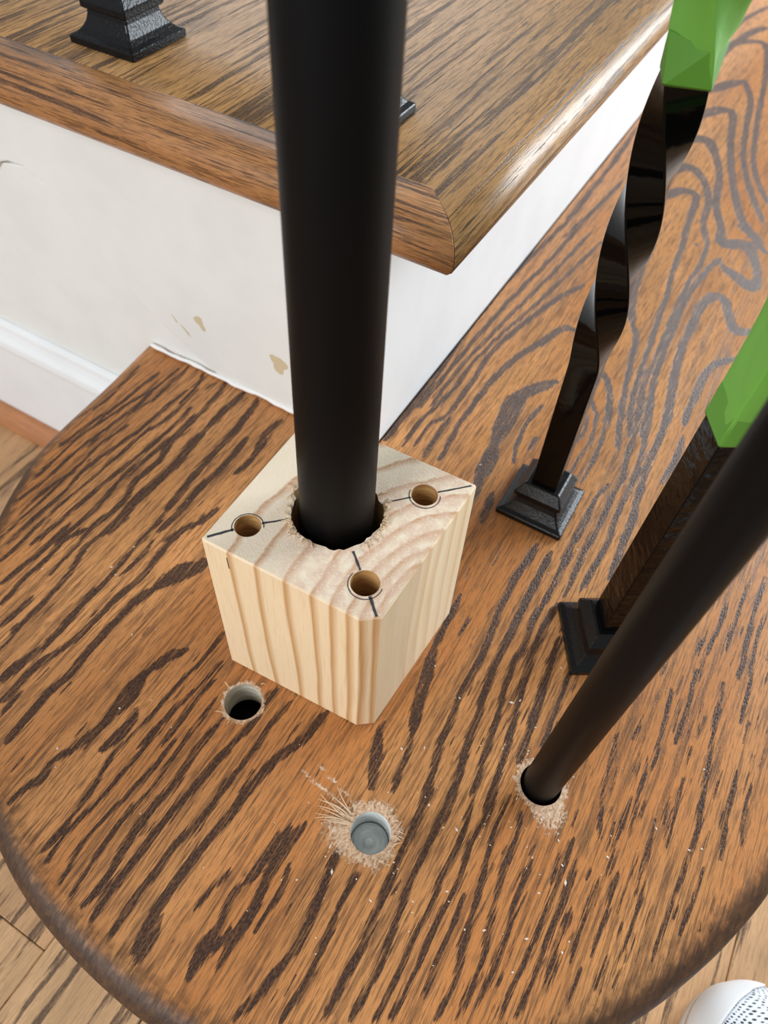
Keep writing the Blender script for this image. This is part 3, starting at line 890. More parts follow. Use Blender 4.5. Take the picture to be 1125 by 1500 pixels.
# stepped, thin decorative bracket boards
brA = [(-1.3, 0.174), (-1.3, 0.13), (-0.40, 0.128), (-0.335, 0.112), (-0.3150, 0.1030), (-0.3085, 0.1035), (-0.3045, 0.1075), (-0.2985, 0.1135), (-0.2886, 0.1172), (-0.2749, 0.1178), (-0.2624, 0.1118),
       (-0.2452, 0.0948), (-0.2245, 0.0740), (-0.2061, 0.0521), (-0.1850, 0.0345), (-0.1613, 0.0209), (-0.1400, 0.0080), (-0.1278, 0.0004), (-0.0004, 0.0004), (-0.0004, 0.174)]
t2 = prism('trim_2', brA, 'y', -0.0046, -0.00005, M_WHITE, bev=0.0013)
tag(t2, 'thin white decorative stair bracket with a curved lower edge', kind='structure')
brB = [(-1.3, 0.127), (-1.3, 0.10), (-0.42, 0.086), (-0.372, 0.062), (-0.336, 0.0437), (-0.3094, 0.0235), (-0.2805, 0.0067), (-0.2553, -0.0115), (-0.2253, -0.0235), (-0.2010, -0.029), (-0.12, -0.03),
       (-0.12, 0.0), (-0.1613, 0.0205), (-0.2061, 0.0515), (-0.2452, 0.094), (-0.2749, 0.117), (-0.30, 0.112), (-0.3150, 0.1025), (-0.335, 0.111), (-0.40, 0.127)]
t3 = prism('trim_3', brB, 'y', -0.0020, -0.00004, M_WHITE, bev=0.0009)
tag(t3, 'white backing layer of the stair bracket', kind='structure')
# bare spots where the paint flaked off
for k, (cx, cz, rx, rz, rot) in enumerate(((-0.1405, 0.0482, 0.0032, 0.0062, 0.5), (-0.0745, 0.0425, 0.0062, 0.0075, 0.2), (-0.1555, 0.0345, 0.0009, 0.0050, 0.75), (-0.1640, 0.0410, 0.0006, 0.0032, 0.6))):
    pl = []
    for i in range(18):
        a = 2 * math.pi * i / 18
        q = 1 + 0.22 * math.sin(3 * a + k) + 0.12 * math.sin(5 * a + 2 * k)
        x, z = rx * math.cos(a) * q, rz * math.sin(a) * q
        pl.append((cx + x * math.cos(rot) + z * math.sin(rot) * -1, cz + x * math.sin(rot) + z * math.cos(rot)))
    prism('paint_chip', pl, 'y', -0.0048, -0.0044, M_CHIP, t2)
# caulk beads: under the upper nosing and along the starting step
bag = Bag()
pp = [(-0.196 + 0.0035 * i, -0.0046 - 0.0004 * abs(math.sin(i * 0.9)) - 0.0004 * math.sin(i * .37), 0.0030 + 0.0004 * math.sin(i * 0.7)) for i in range(54)]
bag.add(tube(pp, [0.0015 + 0.0004 * math.sin(i * 0.9) * math.sin(i * 0.37) for i in range(54)], 8))
cb = mesh('caulk_bead', bag.v, bag.f, M_CAULK, t2, True)
pp = [(-0.60 + 0.004 * i, -0.0056 - 0.0006 * math.sin(i * 2.3), 0.1738 + 0.0006 * math.sin(i * 1.1)) for i in range(150)]
v, f = tube(pp, [0.0016 + 0.0007 * max(0, math.sin(i * 2.7) * math.sin(i * 0.61)) for i in range(150)], 8)
mesh('caulk_bead', v, f, M_CAULK, t2, True)

# baseboard with rounded cap, and the wood shoe moulding on the floor
prof = [(0.0, -0.2), (-0.0125, -0.2), (-0.0125, -0.0905), (-0.0130, -0.0840), (-0.0120, -0.0785), (-0.0085, -0.0738), (-0.0065, -0.0690), (-0.0055, -0.0640), (-0.0020, -0.0610), (0.0, -0.0605)]
bb = prism('baseboard_left', prof, 'x', -1.3, -0.172, M_RISER)
bb.data.polygons.foreach_set('use_smooth', [False] * len(bb.data.polygons))
bevel(bb, 0.002, 3, 10)
tag(bb, 'white baseboard with moulded cap left of the starting step', kind='structure')
prof = [(-0.0127, -0.2), (-0.0127, -0.1815)] + [(-0.0127 - 0.0165 * math.sin(a), -0.2 + 0.0185 * math.cos(a)) for a in np.linspace(0.15, math.pi / 2, 9)]
sm = prism('trim_4', prof, 'x', -1.3, -0.172, M_SHOEMOLD)
at = sm.data.attributes.new('gco', 'FLOAT_VECTOR', 'POINT')
at.data.foreach_set('vector', np.array([(v_.co.z + v_.co.y, v_.co.x, v_.co.y) for v_ in sm.data.vertices], dtype=np.float32).ravel())
tag(sm, 'honey coloured quarter-round wood moulding along the floor', kind='structure')

# ------------------------------------------------------------------ floor boards
sub = box('floor', -1.3, 1.2, -1.2, 1.5, -0.24, -0.2075, M_DARK)
tag(sub, 'oak strip floor around the stair', kind='structure')
bw = 0.082
k = 0
u0 = -1.272
while u0 < 0.95:
    y = -1.15 + (k * 0.37) % 0.55
    start = -1.19
    while start < 1.45:
        end = min(start + rnd.uniform(0.7, 1.1), 1.45)
        if u0 < -0.15 and end > -0.0005 and start < -0.0005:
            end = -0.0005
        if u0 < -0.15 and start > -0.002:
            break
        zt = -0.2 - rnd.uniform(0, 0.0003)
        o = box('floor_board', u0 + 0.0003, u0 + bw - 0.0003, start + 0.0003, end - 0.0003, -0.2074, zt, M_FLOOR[rnd.randrange(3)], sub)
        at = o.data.attributes.new('gco', 'FLOAT_VECTOR', 'POINT')
        sh = rnd.uniform(0, 3)
        at.data.foreach_set('vector', np.array([(v_.co.x + sh, v_.co.y + sh, 0) for v_ in o.data.vertices], dtype=np.float32).ravel())
        bevel(o, 0.0006, 1)
        start = end
    u0 += bw
    k += 1

# ------------------------------------------------------------------ upper tread: board + mitred return nosing
ZT = 0.2022
RN = 0.0135
XN, YN = 0.0545, -0.0360          # outermost nosing lines
JY, JX = -0.0062, 0.0265          # inside edges of the return piece and of its mitre


def nose(n=10):
    """(overhang, z, arc) of the half round from the top edge to the bottom edge"""
    return [(RN * math.sin(a), ZT - RN + RN * math.cos(a), RN * a) for a in np.linspace(0, math.pi, n)]


def board_profile():
    p = [(-1.30, ZT, 0)] + [(x, ZT, 0) for x in (-0.35, -0.15, -0.05, 0.0, JX)]
    p += [(XN - RN + o, z, a) for o, z, a in nose()]
    p += [(JX, ZT - 2 * RN, 0.05), (-1.30, ZT - 2 * RN, 0.05)]
    return p


def mitre_y(x):
    return JY if x <= JX else JY - (x - JX) * (JY - YN) / (XN - JX)


g_ = 0.0002
prof = board_profile()
ys = [None, 0.05, 0.2, 0.4, 0.7, 1.0, 1.5]
rings = []
gco = []
for y in ys:
    r = []
    for x, z, a in prof:
        yy = mitre_y(x) + g_ if y is None else y
        r.append((x, yy, z))
        gco.append((x + (a if z < ZT - 1e-6 else 0) * 0.6, yy, z))
    rings.append(r)
v, f = loft(rings, True, True)
upper = empty('stair_tread', (-0.2, 0.3, ZT - 2 * RN))
tag(upper, 'upper stair tread in brown oak with rounded nosing, above the white riser', 'stair tread')
o = mesh('tread_board', v, f, M_UPPER, upper, attrs={'gco': gco})
fix_normals(o)
bevel(o, 0.00035, 1, 60)
for p in o.data.polygons:
    p.use_smooth = len(p.vertices) == 4 and p.area < 0.02
# return nosing
prof = [(JY, ZT, 0)] + [(YN + RN - ov, z, a) for ov, z, a in nose()] + [(JY, ZT - 2 * RN, 0.05)]
xs = [-1.30, -0.70, -0.4, -0.2, -0.1, 0.0, None]
rings = []
gco = []
for x in xs:
    r = []
    for y, z, a in prof:
        xx = (JX + (JY - y) * (XN - JX) / (JY - YN) - g_) if x is None else x
        r.append((xx, y - g_, z))
        gco.append((-y + a * 0.8, xx, z))
    rings.append(r)
v, f = loft(rings, True, True)
o = mesh('return_nosing', v, f, M_RETURN, upper, attrs={'gco': gco})
fix_normals(o)
bevel(o, 0.00035, 1, 60)
for p in o.data.polygons:
    p.use_smooth = len(p.vertices) == 4 and p.area < 0.02
tag(o, 'return nosing with grain running along the stair side')
# filled nail hole in the nosing
pl = [(0.0175 + 0.0018 * math.cos(a) * (1 + .3 * math.sin(3 * a)), ZT - 0.0185 + 0.0014 * math.sin(a)) for a in np.linspace(0, 6.283, 13)[:-1]]
prism('nail_plug', pl, 'y', YN - 0.0001 + 0.0003, YN + 0.004, M_CHIP if False else M_RETURN, upper)

# ------------------------------------------------------------------ pine block
H = 0.1193
TL = (0.0134, -0.1798)
TF = (0.0997, -0.1773)
TR = (0.1026, -0.0883)
TB = (0.0120, -0.0905)
BL = (0.0127, -0.1810)
BF = (0.1003, -0.1765)
BR = (0.1047, -0.0893)
BBk = (0.0127, -0.0916)
block_c = ((TL[0] + TF[0] + TR[0] + TB[0]) / 4, (TL[1] + TF[1] + TR[1] + TB[1]) / 4)
PITH = (0.1492 - block_c[0], -0.1628 - block_c[1])


def pine():
    m, _, _, bs = new_mat('pine_block')
    n = N(m)
    tc = n.n.new('ShaderNodeTexCoord').outputs['Object']
    sx = n.n.new('ShaderNodeSeparateXYZ')
    n.l.new(tc, sx.inputs[0])
    wob = n.noise(n.vmul(tc, (38, 38, 7)), 1, 2, 0.5)
    wob2 = n.noise(n.vmul(tc, (300, 300, 16)), 1, 2, 0.5)
    dx = n.math('SUBTRACT', sx.outputs[0], PITH[0])
    dy = n.math('SUBTRACT', sx.outputs[1], PITH[1])
    dx = n.math('MULTIPLY_ADD', sx.outputs[2], 0.015, dx)
    r = n.math('SQRT', n.math('ADD', n.math('MULTIPLY', dx, dx), n.math('MULTIPLY', dy, dy)))
    r = n.math('ADD', r, n.math('MULTIPLY', n.math('SUBTRACT', wob, 0.5), 0.0065))
    r = n.math('ADD', r, n.math('MULTIPLY', n.math('SUBTRACT', wob2, 0.5), 0.0016))
    fac = n.math('DIVIDE', n.math('SUBTRACT', r, 0.035), 0.115)
    pale = (0.86, 0.66, 0.42)
    late = (0.54, 0.275, 0.095)
    lines = [0.0410, 0.0470, 0.0525, 0.0575, 0.0635, 0.0715, 0.0805, 0.0932, 0.1077, 0.1225]
    st = [(0.0, pale)]
    for L in lines:
        p = (L - 0.035) / 0.115
        st.append((max(p - 0.036, st[-1][0] + 0.001), pale))
        st.append((p - 0.005, late))
        if L < 0.13:
            st.append((p + 0.005, pale))
    st = st[1:]
    side = n.ramp(fac, st)
    # end grain: paler fuzz with pinkish latewood
    st2 = [(p, (0.88, 0.74, 0.56) if c == pale else (0.58, 0.315, 0.165)) for p, c in st]
    endg = n.ramp(fac, st2)
    rose = n.math('MULTIPLY', n.sstep(r, 0.108, 0.085), n.sstep(n.noise(n.vmul(tc, (150, 150, 150)), 1, 3, 0.6), 0.32, 0.62))
    endg = n.mix(n.math('MULTIPLY', rose, 0.72), endg, (0.72, 0.49, 0.36))
    fz = n.noise(n.vmul(tc, (900, 900, 900)), 1, 3, 0.7)
    endg = n.mix(n.sstep(fz, 0.5, 0.75, 0, 0.5), endg, (0.95, 0.88, 0.78))
    fine = n.noise(n.vmul(tc, (1300, 1300, 40)), 1, 2, 0.6)
    side = n.mix(n.sstep(fine, 0.5, 0.72, 0, 0.35), side, (0.66, 0.44, 0.22))
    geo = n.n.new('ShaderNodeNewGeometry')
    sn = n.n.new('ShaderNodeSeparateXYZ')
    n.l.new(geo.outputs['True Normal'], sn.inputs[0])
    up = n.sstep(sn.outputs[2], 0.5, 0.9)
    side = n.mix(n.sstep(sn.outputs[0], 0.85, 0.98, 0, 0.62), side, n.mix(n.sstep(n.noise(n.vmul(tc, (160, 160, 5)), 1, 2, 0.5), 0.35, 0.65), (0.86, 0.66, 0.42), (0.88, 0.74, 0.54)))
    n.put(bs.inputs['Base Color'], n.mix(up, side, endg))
    bs.inputs['Roughness'].default_value = 0.62
    bs.inputs['Specular IOR Level'].default_value = 0.3
    n.put(bs.inputs['Normal'], n.bump(n.math('ADD', n.math('MULTIPLY', up, n.math('MULTIPLY', fz, 1.5)), fine), 0.4, 0.0004))
    return m


M_PINE = pine()
HB = [((0.0266, -0.1635), 0.0060), ((0.0845, -0.1068), 0.0062), ((0.0855, -0.1614), 0.0064)]
HM = (0.0557, -0.1358)
PM = (0.0559, -0.1376)


def lerp2(a, b, t):
    return (a[0] + (b[0] - a[0]) * t, a[1] + (b[1] - a[1]) * t)


def build_block():
    bm = bmesh.new()

    def edge_pts(c4, z, ins):
        cx = sum(p[0] for p in c4) / 4
        cy = sum(p[1] for p in c4) / 4
        L, F, R, B = [(cx + (p[0] - cx) * (1 - ins / 0.045), cy + (p[1] - cy) * (1 - ins / 0.045)) for p in c4]
        ch = 0.0075 / 0.089
        out = [lerp2(L, B, 0.012), lerp2(L, F, 0.012), lerp2(L, F, 1 - ch), lerp2(F, R, ch * 0.75), lerp2(F, R, 0.988), lerp2(R, B, 0.012), lerp2(R, B, 0.985), lerp2(B, L, 0.015)]
        return [(x, y, z) for x, y in out]
    top4 = [TL, TF, TR, TB]
    bot4 = [BL, BF, BR, BBk]
    rings = [edge_pts(bot4, 0.0002, 0.0006), edge_pts([lerp2(b, t, 0.006) for b, t in zip(bot4, top4)], 0.001, 0),
             edge_pts([lerp2(b, t, 0.99) for b, t in zip(bot4, top4)], H - 0.0009, 0), edge_pts(top4, H, 0.0008)]
    V = [[bm.verts.new(p) for p in r] for r in rings]
    n = len(V[0])
    for i in range(3):
        for k in range(n):
            bm.faces.new((V[i][k], V[i][(k + 1) % n], V[i + 1][(k + 1) % n], V[i + 1][k]))
    bm.faces.new(V[0][::-1])
    edges = [bm.edges.get((V[3][k], V[3][(k + 1) % n])) for k in range(n)]
    holes = []
    rr = random.Random(3)
    nm = 64
    ragged = []
    for i in range(nm):
        a = 2 * math.pi * i / nm
        q = 0.0203 + 0.0005 * math.sin(5 * a) + rr.uniform(-0.00045, 0.00055)
        if math.cos(a - 2.9) > 0.93:
            q += 0.0022 + rr.uniform(-.0012, .0016)
        if math.cos(a - 0.45) > 0.95:
            q += 0.0012 + rr.uniform(-.0006, .0008)
        ragged.append((HM[0] + q * math.cos(a), HM[1] + q * math.sin(a)))
    loops = [ragged] + [[(c[0] + r * math.cos(2 * math.pi * i / 32), c[1] + r * math.sin(2 * math.pi * i / 32)) for i in range(32)] for c, r in HB]
    depth = [0.116, 0.028, 0.028, 0.028]
    loopv = []
    for lp in loops:
        vs = [bm.verts.new((x, y, H)) for x, y in lp]
        loopv.append(vs)
        for k in range(len(vs)):
            edges.append(bm.edges.new((vs[k], vs[(k + 1) % len(vs)])))
    bmesh.ops.triangle_fill(bm, use_beauty=True, use_dissolve=False, edges=edges)
    bm.normal_update()
    for fc in bm.faces:
        if abs(fc.normal.z) > .9 and fc.calc_center_median().z > H - 0.0002 and fc.normal.z < 0:
            fc.normal_flip()
    me = bpy.data.meshes.new('block_body')
    bm.to_mesh(me)
    bm.free()
    for v_ in me.vertices:
        v_.co -= Vector((block_c[0], block_c[1], 0))
    me.materials.append(M_PINE)
    return me, loops


blk = empty('wooden_block', (block_c[0], block_c[1], 0))
tag(blk, 'light pine post block with pencilled corner lines and drilled holes, holding the thick black tube', 'wooden block')
me, loops = build_block()
body = bpy.data.objects.new('block_body', me)
COL.objects.link(body)
body.parent = blk


def wall_of(name, lp, z0, z1, mat, cap, parent):
    n = len(lp)
    cx = sum(p[0] for p in lp) / n
    cy = sum(p[1] for p in lp) / n
    rings = []
    for k in range(5):
        t = k / 4
        s = 1 - 0.012 * t
        rings.append([(cx + (x - cx) * s, cy + (y - cy) * s, z0 + (z1 - z0) * t) for x, y in lp])
    v, f = loft(rings, True, False)
    f = [q[::-1] for q in f]
    mids = [0] * len(f) + [1]
    f.append(tuple(range(4 * n, 5 * n)))
    return mesh(name, v, f, mat, parent, True, mats=[mat, cap], mids=mids)


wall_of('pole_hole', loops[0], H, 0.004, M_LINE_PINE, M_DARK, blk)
for lp in loops[1:]:
    wall_of('dowel_hole', lp, H, H - 0.026, M_LINE_PINE, M_LINE_PINE, blk)


def strip(a, b, w, z, jit=0.0):
    d = Vector((b[0] - a[0], b[1] - a[1]))
    nn = Vector((-d.y, d.x)).normalized()
    v = []
    k = 6
    for i in range(k + 1):
        t = i / k
        p = Vector(a) + d * t
        ww = w * (0.8 + 0.4 * rnd.random())
        off = nn * rnd.uniform(-jit, jit)
        for zz in (0, 0.00012):
            v.append((*(p + off + nn * ww / 2), z + zz))
            v.append((*(p + off - nn * ww / 2), z + zz))
    f = []
    for i in range(k):
        q = i * 4
        f += [(q + 2, q + 3, q + 7, q + 6), (q, q + 2, q + 6, q + 4), (q + 1, q + 5, q + 7, q + 3)]
    f += [(0, 1, 3, 2), (4 * k, 4 * k + 2, 4 * k + 3, 4 * k + 1)]
    return v, f


# pencil lines from each corner through its dowel hole to the big hole
def toward(c, p, d):
    v_ = Vector((p[0] - c[0], p[1] - c[1])).normalized()
    return (c[0] + v_.x * d, c[1] + v_.y * d)


for (c, r), corner, dark in ((HB[0], TL, 1), (HB[1], TR, 0.7), (HB[2], lerp2(TF, TR, 0.03), 1.1)):
    b_ = Bag()
    b_.add(strip(toward(corner, c, 0.0030), toward(c, corner, r + 0.0002), 0.0011 * dark, H, 0.0001))
    b_.add(strip(toward(c, HM, r + 0.0002), toward(HM, c, 0.0226), 0.0009 * dark, H, 0.0001))
    # scribed circle, slightly off the drilled one
    a0 = rnd.uniform(0, 6)
    pc = [(c[0] + 0.0003 + (r + 0.0010) * math.cos(a0 + 0.2 * i), c[1] - 0.0004 + (r + 0.0010) * math.sin(a0 + 0.2 * i)) for i in range(19)]
    for p, q in zip(pc[:-1], pc[1:]):
        b_.add(strip(p, q, 0.0004, H, 0))
    mesh('pencil_line', b_.v, b_.f, M_PENCIL, blk)
# short pencil tick on the front-left face
def face_pt(s, z, out=0.00012):
    p = lerp2(lerp2(BL, BF, s), lerp2(TL, TF, s), z / H)
    d = Vector((TF[1] - TL[1], -(TF[0] - TL[0]))).normalized()
    return (p[0] + d.x * out, p[1] + d.y * out, z)


v = [face_pt(0.150, 0.1145), face_pt(0.156, 0.1145), face_pt(0.158, 0.1060), face_pt(0.152, 0.1060)]
v += [face_pt(s, z, -0.0002) for s, z in ((0.150, 0.1145), (0.156, 0.1145), (0.158, 0.1060), (0.152, 0.1060))]
mesh('pencil_line', v, [(0, 1, 2, 3), (7, 6, 5, 4), (0, 4, 5, 1), (1, 5, 6, 2), (2, 6, 7, 3), (3, 7, 4, 0)], M_PENCIL, blk)
# torn fibres at the rim of the big hole
b_ = Bag()
for i in range(70):
    a = rnd.choice([rnd.gauss(3.1, 0.45), rnd.gauss(0.35, 0.35), rnd.gauss(4.3, 0.4)])
    q = 0.0206 + (0.0015 if math.cos(a - 2.9) > .9 else 0.0002)
    ln = rnd.uniform(0.002, 0.006)
    pp = []
    d = rnd.uniform(-1.4, 1.4)
    for k in range(4):
        t = k / 3
        pp.append((HM[0] + q * math.cos(a) + ln * t * math.cos(a + d), HM[1] + q * math.sin(a) + ln * t * math.sin(a + d), H + 0.0002 + 0.0022 * rnd.random() * math.sin(t * 2.8)))
    b_.add(tube(pp, [0.0003, 0.00038, 0.0003, 0.0001], 4))
fb = mesh('torn_fibres', b_.v, b_.f, M_FIBRE, blk)
tag(fb, 'pale torn fibres at the rim of the large hole', kind='stuff')

# ------------------------------------------------------------------ black tubes
def pole(name, base, top, r, label, cat):
    b = Vector(base)
    d = (Vector(top) - b)
    n = 48
    q = d.to_track_quat('Z', 'Y')
    rings = []
    for rr, t in ((r - 0.0008, 0.0), (r, 0.0008 / d.length), (r, 0.3), (r, 0.7), (r, 1 - .0008 / d.length), (r - 0.0008, 1.0)):
        rings.append([b + d * t + q @ Vector((rr * math.cos(2 * math.pi * i / n), rr * math.sin(2 * math.pi * i / n), 0)) for i in range(n)])
    v, f = loft(rings)
    o = mesh(name, v, f, M_SATIN, None, True, origin=base)
    for p in o.data.polygons:
        p.use_smooth = len(p.vertices) == 4
    tag(o, label, cat)
    return o


PR = 0.0167
pole('metal_tube', (PM[0], PM[1], 0.0045), (PM[0] - 0.004, PM[1] + 0.012, 0.62), PR,
     'thick matte black round tube standing upright in the pine block', 'tube')
pole('metal_tube', (0.1907, -0.1537, -0.0261), (0.1896, -0.1518, 0.62), 0.0093,
     'slim matte black round tube rising from a hole in the tread at right', 'tube')

# ------------------------------------------------------------------ iron balusters with cast shoes
def square_ring(c, half, ang, z, r=0.0009):
    out = []
    for sx, sy in ((1, 1), (-1, 1), (-1, -1), (1, -1)):
        for k in range(3):
            a = math.atan2(sy, sx) - math.pi / 4 + k * math.pi / 4
            x = sx * (half - r) + r * math.cos(a)
            y = sy * (half - r) + r * math.sin(a)
            out.append((c[0] + x * math.cos(ang) - y * math.sin(ang), c[1] + x * math.sin(ang) + y * math.cos(ang), z))
    return out


SHOE_PROF = [(0.0218, 0.0), (0.0228, 0.0006), (0.0228, 0.0038), (0.0222, 0.0044), (0.0196, 0.0056), (0.0172, 0.0078), (0.0152, 0.0108), (0.0141, 0.0140), (0.0138, 0.0164),
             (0.0150, 0.0168), (0.0160, 0.0176), (0.0160, 0.0206), (0.0152, 0.0214), (0.0118, 0.0262), (0.0106, 0.0268)]


def fine_ring(c, half, ang, z, n=7):
    out = []
    cs = [(half, -half), (half, half), (-half, half), (-half, -half)]
    for i in range(4):
        a, b = cs[i], cs[(i + 1) % 4]
        for k in range(n):
            t = 0.03 + 0.94 * k / (n - 1)
            x, y = a[0] + (b[0] - a[0]) * t, a[1] + (b[1] - a[1]) * t
            out.append((c[0] + x * math.cos(ang) - y * math.sin(ang), c[1] + x * math.sin(ang) + y * math.cos(ang), z))
    return out


def make_shoe(base, ang, parent, sx=1.0):
    c = (base[0], base[1])
    v, f = loft([square_ring(c, h * sx, ang, base[2] + z, 0.0011 if h > 0.012 else 0.0006) for h, z in SHOE_PROF])
    o = mesh('baluster_shoe', v, f, M_SHOE, parent)
    # set screw on one side
    a = ang + math.pi / 2
    return o


def make_baluster(base, lean, half, rot, twist, ztop, mat, label, tape=None, hidden=False):
    e = empty('iron_baluster', base)
    tag(e, label, 'baluster', 'black iron balusters on the stair')
    z0, z1, tw = twist
    zs = [0.0006] + list(np.arange(0.02, ztop, 0.002 if tw else 0.02)) + [ztop]

    def ang(z):
        d = min(max(z - z0, 0), z1 - z0)
        return rot + tw * (d - 0.008 * (1 - math.exp(-d / 0.008)))
    v, f = loft([square_ring((base[0] + lean[0] * z, base[1] + lean[1] * z), half, ang(z), base[2] + z) for z in zs])
    o = mesh('bar', v, f, mat, e)
    for p in o.data.polygons:
        p.use_smooth = True
    wn = o.modifiers.new('weighted', 'WEIGHTED_NORMAL')
    wn.keep_sharp = True
    make_shoe(base, rot, e)
    if tape:
        a, b, puff, seed = tape
        rings = []
        for k, z in enumerate(np.arange(a, b, 0.002)):
            t = min(1, (z - a) / 0.08)
            hw = half + 0.0006 + puff * t * t
            ring = fine_ring((base[0] + lean[0] * z, base[1] + lean[1] * z), hw, ang(z), base[2] + z)
            rr = []
            for p in ring:
                q = Vector(p)
                nz = 0.6 * pnoise(Vector((p[0] * 70 + seed, p[1] * 70, p[2] * 45))) + 0.7 * abs(pnoise(Vector((p[0] * 110, p[1] * 110 + seed, p[2] * 60 + p[0] * 90))))
                d = Vector((p[0] - base[0], p[1] - base[1], 0)).normalized()
                q += d * nz * 0.0011 * min(1, k / 8)
                rr.append(tuple(q))
            rings.append(rr)
        v, f = loft(rings)
        tp = mesh('masking_tape', v, f, M_TAPE, e, True)
        tp.data.polygons.foreach_set('use_smooth', [len(q) == 4 for q in f])
        tp.modifiers.new('weighted', 'WEIGHTED_NORMAL')
        rings = []
        for z in (a + 0.0005, a + 0.0008, a + 0.0145, a + 0.0148):
            hw = half + (0.0009 if z not in (a + 0.0005, a + 0.0148) else 0.0003)
            slope = 0.0025 if z > a + 0.005 else 0
            rings.append([(p[0], p[1], p[2] - slope * (p[0] - base[0]) / half * 0.5) for p in square_ring((base[0] + lean[0] * z, base[1] + lean[1] * z), hw, ang(z), base[2] + z, 0.0012)])
        v, f = loft(rings)
        mesh('tape_overlap', v, f, M_TAPE_EDGE, tp)
    return e


make_baluster((0.1185, 0.0160, 0.0), (-0.006, -0.03), 0.0082, 0.0, (0.125, 0.50, math.radians(-1860)), 0.62, M_GLOSS,
              'glossy black twisted square baluster wrapped in green tape, behind the pine block at right', (0.267, 0.60, 0.0022, 1.0))
make_baluster((0.1890, -0.0585, 0.0), (0.008, 0.03), 0.0092, math.radians(31), (0.3, 0.5, 0.0), 0.62, M_HAMMER,
              'hammered black square baluster with green tape, beside the slim round tube', (0.176, 0.60, 0.0016, 6.0))
make_baluster((-0.1900, 0.0325, ZT), (0, 0), 0.0080, 0.0, (0.3, 0.5, 0.0), 0.50, M_GLOSS,
              'black iron baluster shoe standing on the upper tread at top left')
make_baluster((-0.0380, 0.0310, ZT), (0, 0), 0.0080, 0.0, (0.3, 0.5, 0.0), 0.50, M_GLOSS,
              'black iron baluster on the upper tread mostly hidden behind the thick tube')

# ------------------------------------------------------------------ sneaker at the lower right
def knit():
    m, _, _, bs = new_mat('white_knit_mesh')
    n = N(m)
    tc = n.n.new('ShaderNodeTexCoord').outputs['UV']
    at = n.attr('kuv', 'Vector')
    x = n.n.new('ShaderNodeTexVoronoi')
    x.inputs['Scale'].default_value = 1.0
    x.inputs['Randomness'].default_value = 0.25
    n.put(x.inputs['Vector'], n.vmul(at, (330, 330, 0)))
    d = x.outputs['Distance']
    big = n.noise(n.vmul(at, (30, 30, 0)), 1, 2, 0.5)
    hole = n.sstep(n.math('MULTIPLY_ADD', big, 0.30, d), 0.52, 0.36)
    n.put(bs.inputs['Base Color'], n.mix(hole, (0.74, 0.77, 0.81), (0.02, 0.022, 0.03)))
    bs.inputs['Roughness'].default_value = 0.8
    n.put(bs.inputs['Normal'], n.bump(d, -0.6, 0.0012))
    return m


M_KNIT = knit()
M_INSOLE = simple('grey_lining', (0.28, 0.29, 0.31), 0.9)
shoe_tip = Vector((0.3592, -0.1437, -0.2))
shoe_dir = Vector((0.6279, -0.7804, 0)).normalized()       # from toe to heel
shoe_side = Vector((-shoe_dir.y, shoe_dir.x, 0))


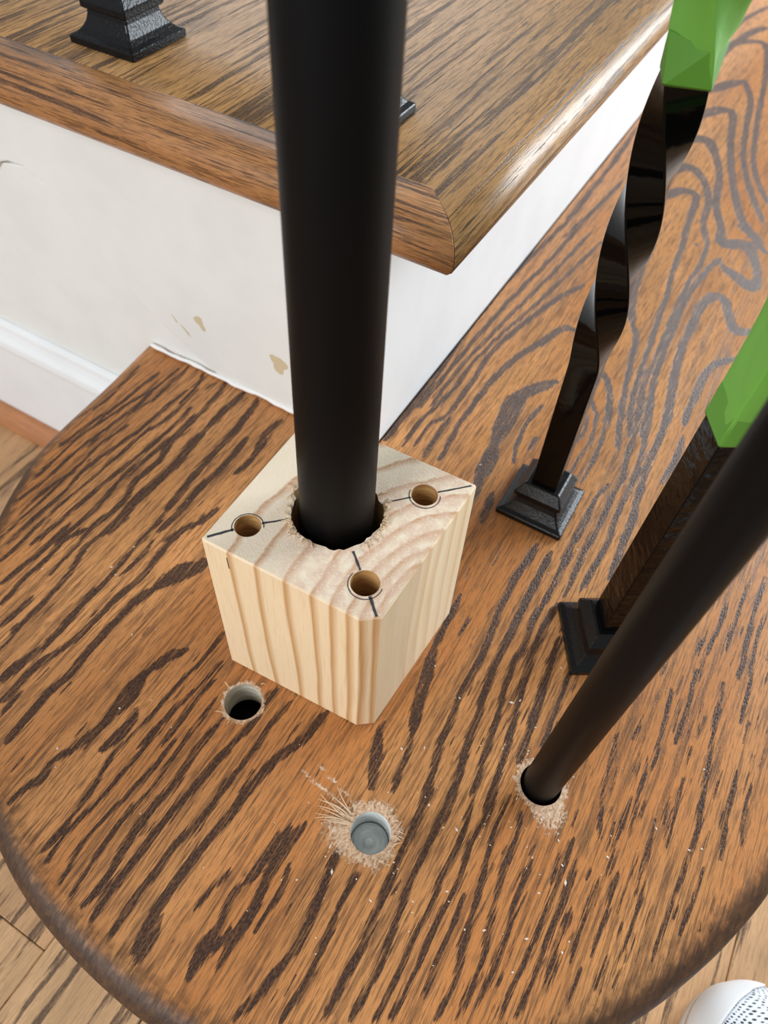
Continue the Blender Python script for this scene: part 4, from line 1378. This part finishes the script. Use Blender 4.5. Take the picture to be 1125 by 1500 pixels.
def build_sneaker():
    e = empty('sneaker', shoe_tip + shoe_dir * 0.13)
    tag(e, 'white sneaker toe with knit mesh upper at the bottom right corner', 'shoe')
    Ln = 0.27
    #   s      right  left   height of upper
    T = [(0.0, 0.004, 0.004, 0.030), (0.006, 0.020, 0.022, 0.036), (0.016, 0.031, 0.034, 0.043), (0.032, 0.040, 0.043, 0.052), (0.06, 0.046, 0.047, 0.062), (0.10, 0.047, 0.047, 0.075),
         (0.14, 0.042, 0.044, 0.090), (0.18, 0.036, 0.038, 0.100), (0.22, 0.034, 0.035, 0.096), (0.25, 0.030, 0.030, 0.096), (0.268, 0.012, 0.012, 0.094)]
    T = np.array(T)
    ss = np.concatenate([0.05 * np.linspace(0, 1, 26) ** 2, np.linspace(0.056, 0.268, 30)])
    W = [np.interp(ss, T[:, 0], T[:, i]) for i in (1, 2, 3)]
    e1 = np.sqrt(1 - (1 - np.clip(ss, 0, 0.06) / 0.06) ** 2.2)
    for i, wm in ((0, 0.046), (1, 0.047)):
        W[i] = np.where(ss < 0.06, 0.003 + (wm - 0.003) * e1, W[i])
    W[2] = np.where(ss < 0.06, 0.027 + 0.035 * np.sqrt(1 - (1 - np.clip(ss, 0, 0.06) / 0.06) ** 2), W[2])

    def pt(s, y, z):
        return shoe_tip + shoe_dir * s + shoe_side * y + Vector((0, 0, z))
    # sole
    n = 20
    rings = []
    for zz, gr in ((0.0, 0.93), (0.004, 0.99), (0.016, 1.01), (0.021, 1.0), (0.023, 0.96)):
        ring = [pt(s - 0.003 * (gr - 1) * 20, -w * gr, zz + max(0, 0.03 - s) * 0.25) for s, w in zip(ss, W[0])] + [pt(s, w * gr, zz + max(0, 0.03 - s) * 0.25) for s, w in zip(ss[::-1], W[1][::-1])]
        rings.append(ring)
    v, f = loft(rings)
    mesh('sole', v, f, M_RUBBER, e, True)
    # upper: plain toe cap along the tip and one side, knit behind it
    K = 30

    def dome(s, t):
        a = math.pi * t
        c, sn = math.cos(a), math.sin(a)
        w0, w1, hh = (float(np.interp(s, ss, W[i])) for i in (0, 1, 2))
        y = (w1 if c > 0 else w0) * math.copysign(abs(c) ** 0.72, c)
        z = 0.021 + (hh - 0.021) * sn ** 0.75
        return pt(s, y, z + max(0, 0.03 - s) * 0.2), (s + 0.02 * c, a * w0, 0)

    def sheet(name, rows, fn, mat, skip=None):
        V, kuv, F = [], [], []
        for i in range(rows + 1):
            for k in range(K + 1):
                p, q = dome(fn(i / rows, k / K), k / K)
                V.append(p)
                kuv.append(q)
        for i in range(rows):
            for k in range(K):
                if skip and skip(fn((i + .5) / rows, (k + .5) / K), (k + .5) / K):
                    continue
                F.append((i * (K + 1) + k, (i + 1) * (K + 1) + k, (i + 1) * (K + 1) + k + 1, i * (K + 1) + k + 1))
        o = mesh(name, V, F, mat, e, True, attrs={'kuv': kuv})
        fix_normals(o)
        m = o.modifiers.new('thickness', 'SOLIDIFY')
        m.thickness = 0.0014
        m.offset = -1
        return o
    sheet('toe_cap', 16, lambda q, t: TOECAP(t) * q ** 1.8, M_RUBBER)
    sheet('mesh_upper', 44, lambda q, t: TOECAP(t) + (0.268 - TOECAP(t)) * q ** 1.3, M_KNIT,
          lambda s, t: 0.150 < s < 0.25 and 0.28 < t < 0.72)
    # tongue and collar opening with laces
    rings = []
    for s, h, w in ((0.145, 0.088, 0.024), (0.17, 0.098, 0.024), (0.20, 0.112, 0.022), (0.215, 0.122, 0.020)):
        rings.append([pt(s, w * math.cos(a), h - 0.010 + 0.008 * math.sin(a)) for a in np.linspace(0, 2 * math.pi, 17)[:-1]])
    v, f = loft(rings)
    mesh('tongue', v, f, M_KNIT, e, True, attrs={'kuv': [(p[0], p[1], 0) for p in v]})
    for s, z in ((0.118, 0.083), (0.132, 0.090), (0.146, 0.096)):
        v, f = tube([pt(s, y, z - 14 * y * y) for y in np.linspace(-0.026, 0.026, 9)], 0.0024, 8)
        mesh('lace', v, f, M_RUBBER, e, True)


def TOECAP(t):
    # t: 0 = one side ... 1 = other side
    return 0.0050 + 0.026 * max(0.0, min(1.0, (t - 0.42) / 0.40)) ** 1.5


build_sneaker()
